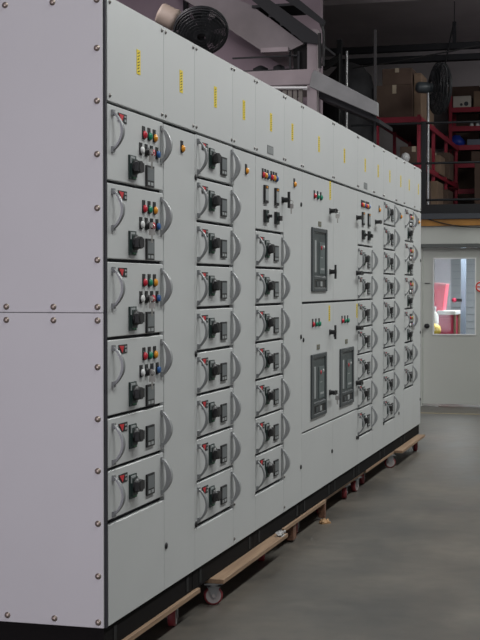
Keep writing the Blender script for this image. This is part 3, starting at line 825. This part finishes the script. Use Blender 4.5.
for k, x in enumerate((-.62, -.53, -.44)):
    t2 = thing('jar', ['left', 'middle', 'right'][k] + 'most of the three small white jars on the rear shelf', 'jar', (x, 17.06, R0+1.526), 'white jars on the rear shelf') if k != 1 else thing('jar', 'middle one of the three small white jars on the rear shelf', 'jar', (x, 17.06, R0+1.526), 'white jars on the rear shelf')
    MB().lathe((0, 0, 0), (0, 0, 1), [(0, .03), (.05, .03), (.06, .02)], 12).build('body', WHITE, t2)
    MB().lathe((0, 0, .06), (0, 0, 1), [(0, .024), (.02, .024)], 12).build('lid', PALE, t2)

# covered heap on the mezzanine left of the cartons
s = MB(); rs = []
prof = [(0, .36), (.9, .36), (1.35, .35), (1.6, .33), (1.8, .27), (1.93, .16), (1.98, .03)]
for z, r_ in prof:
    rs.append([(r_*math.cos(2*PI*i/20)*(1+.06*math.sin(3*i+z*4)), .8*r_*math.sin(2*PI*i/20)*(1+.06*math.cos(2*i+z*5)), z) for i in range(20)])
s.rings(rs)
tag(s.build('tarpaulin_heap', TARP, None, (-1.76, 13.2, 2.30)), 'tall dark covered heap on the mezzanine left of the brown cartons', 'heap')
tag(MB().cyl((-1.72, 12.8, 2.30), (-1.72, 12.8, 4.36), .018, 10).build('pole', POLE), 'pale steel pole standing in front of the dark covered heap', 'pole')
tag(MB().box(-1.83, -1.77, 12.72, 12.78, 2.30, 4.5).build('post', BSTEEL), 'black square post left of the pale steel pole', 'post')
q = MB()
for k in range(3): q.tube([(-2.25+.05*k, 12.6, 4.30+.04*k), (-2.1, 12.6+.03*k, 4.13+.05*k), (-1.95, 12.6, 4.12+.03*k), (-1.78, 12.62, 4.22+.03*k)], .022, 8)
q.cyl((-1.78, 12.62, 2.30), (-1.78, 12.62, 4.3), .02)
tag(q.build('hose', CABLE), 'black looped hose slung left of the covered heap', 'hose')
# hanging wires and rods
def wire(pts, r, label):
    return tag(MB().tube(pts, r, 6).build('cable', CABLE), label, 'cable')
pts = []
for i in range(25):
    u = i/24; x = -1.60+2.05*u; pts.append((x, 12.6, 4.115+.20*u+.10*u*u))
wire(pts, .010, 'black cable rising to the right above the pedestal fan')
pts = []
for i in range(17):
    u = i/16; pts.append((-.60+.95*u, 11.563, 2.205-.34*u+.24*u*u-.02*u))
wire(pts, .006, 'thin black cable sagging across the orange beam above the office door')
t = thing('hanger', 'short black hanger bracket under the ceiling at upper right', 'hanger', (-.64, 15.0, 4.79))
MB().box(-.025, .025, -.0, .04, 0, .29).build('strut', BSTEEL, t)
MB().cyl((0, .02, .29), (0, .02, .57), .006, 8).build('hanger_rod', BSTEEL, t)
MB().tube([(-.01, -.03, .22), (-.06, -.03, .0), (-.115, -.03, -.28)], .012).build('brace', BSTEEL, t)

# ---------------------------------------------------------------- light
wd = bpy.data.worlds.new('World'); sc.world = wd; wd.use_nodes = True
bg = wd.node_tree.nodes['Background']; bg.inputs['Color'].default_value = (.93, .96, 1.0, 1); bg.inputs['Strength'].default_value = .21
def area(name, loc, rot, sx, sy, power, col):
    l = bpy.data.lights.new(name, 'AREA'); l.shape = 'RECTANGLE'; l.size = sx; l.size_y = sy; l.energy = power; l.color = col
    o = bpy.data.objects.new(name, l); COL.objects.link(o); o.location = loc; o.rotation_euler = rot; return o
# ceiling luminaires over the aisle, the farthest added to brighten the office wall
for k, y in enumerate((-1.0, 3.0, 6.6, 9.8)):
    area('ceiling_lamp', (2.3, y, 5.2), (0, 0, 0), .4, 2.4, 114, (.98, 1.0, .985))
# daylight from the open gate behind the camera
area('gate_daylight', (-2.4, -12.5, 1.7), (PI/2, 0, 0), 6, 3.2, 520, (.975, .915, 1.05))
area('store_fill', (-3.6, 6.5, 5.2), (0, 0, 0), .4, 2.4, 130, (1.0, .93, .95))  # added fill, brightens the wall and stairs behind the row
pl = bpy.data.lights.new('mezzanine_fill', 'POINT'); pl.energy = 34; pl.color = (1, .95, .93); pl.shadow_soft_size = .2  # added fill outside the view, lifts the dark ceiling and mezzanine
po = bpy.data.objects.new('mezzanine_fill', pl); COL.objects.link(po); po.location = (2.6, 13.2, 4.3)
# office lamps
area('office_lamp', (.3, 13.4, 2.16), (0, 0, 0), 1.6, 1.2, 85, (.95, .98, 1.0))

# ---------------------------------------------------------------- camera
cam = bpy.data.cameras.new('Camera'); co = bpy.data.objects.new('Camera', cam); COL.objects.link(co)
cam.sensor_fit = 'VERTICAL'; cam.sensor_height = 24; cam.lens = 1390/640*24
cam.clip_start = .05; cam.clip_end = 100
th = math.atan(391/1390); tilt = math.atan(34/1390)
fw = Vector((-math.sin(th)*math.cos(tilt), math.cos(th)*math.cos(tilt), -math.sin(tilt)))
co.location = (1.754, -4.517, 1.40)
co.rotation_euler = fw.to_track_quat('-Z', 'Y').to_euler()
sc.camera = co
sc.view_settings.view_transform = 'Standard'; sc.view_settings.look = 'None'
sc.view_settings.gamma = 1; sc.view_settings.exposure = 0
sc.view_settings.use_curve_mapping = False
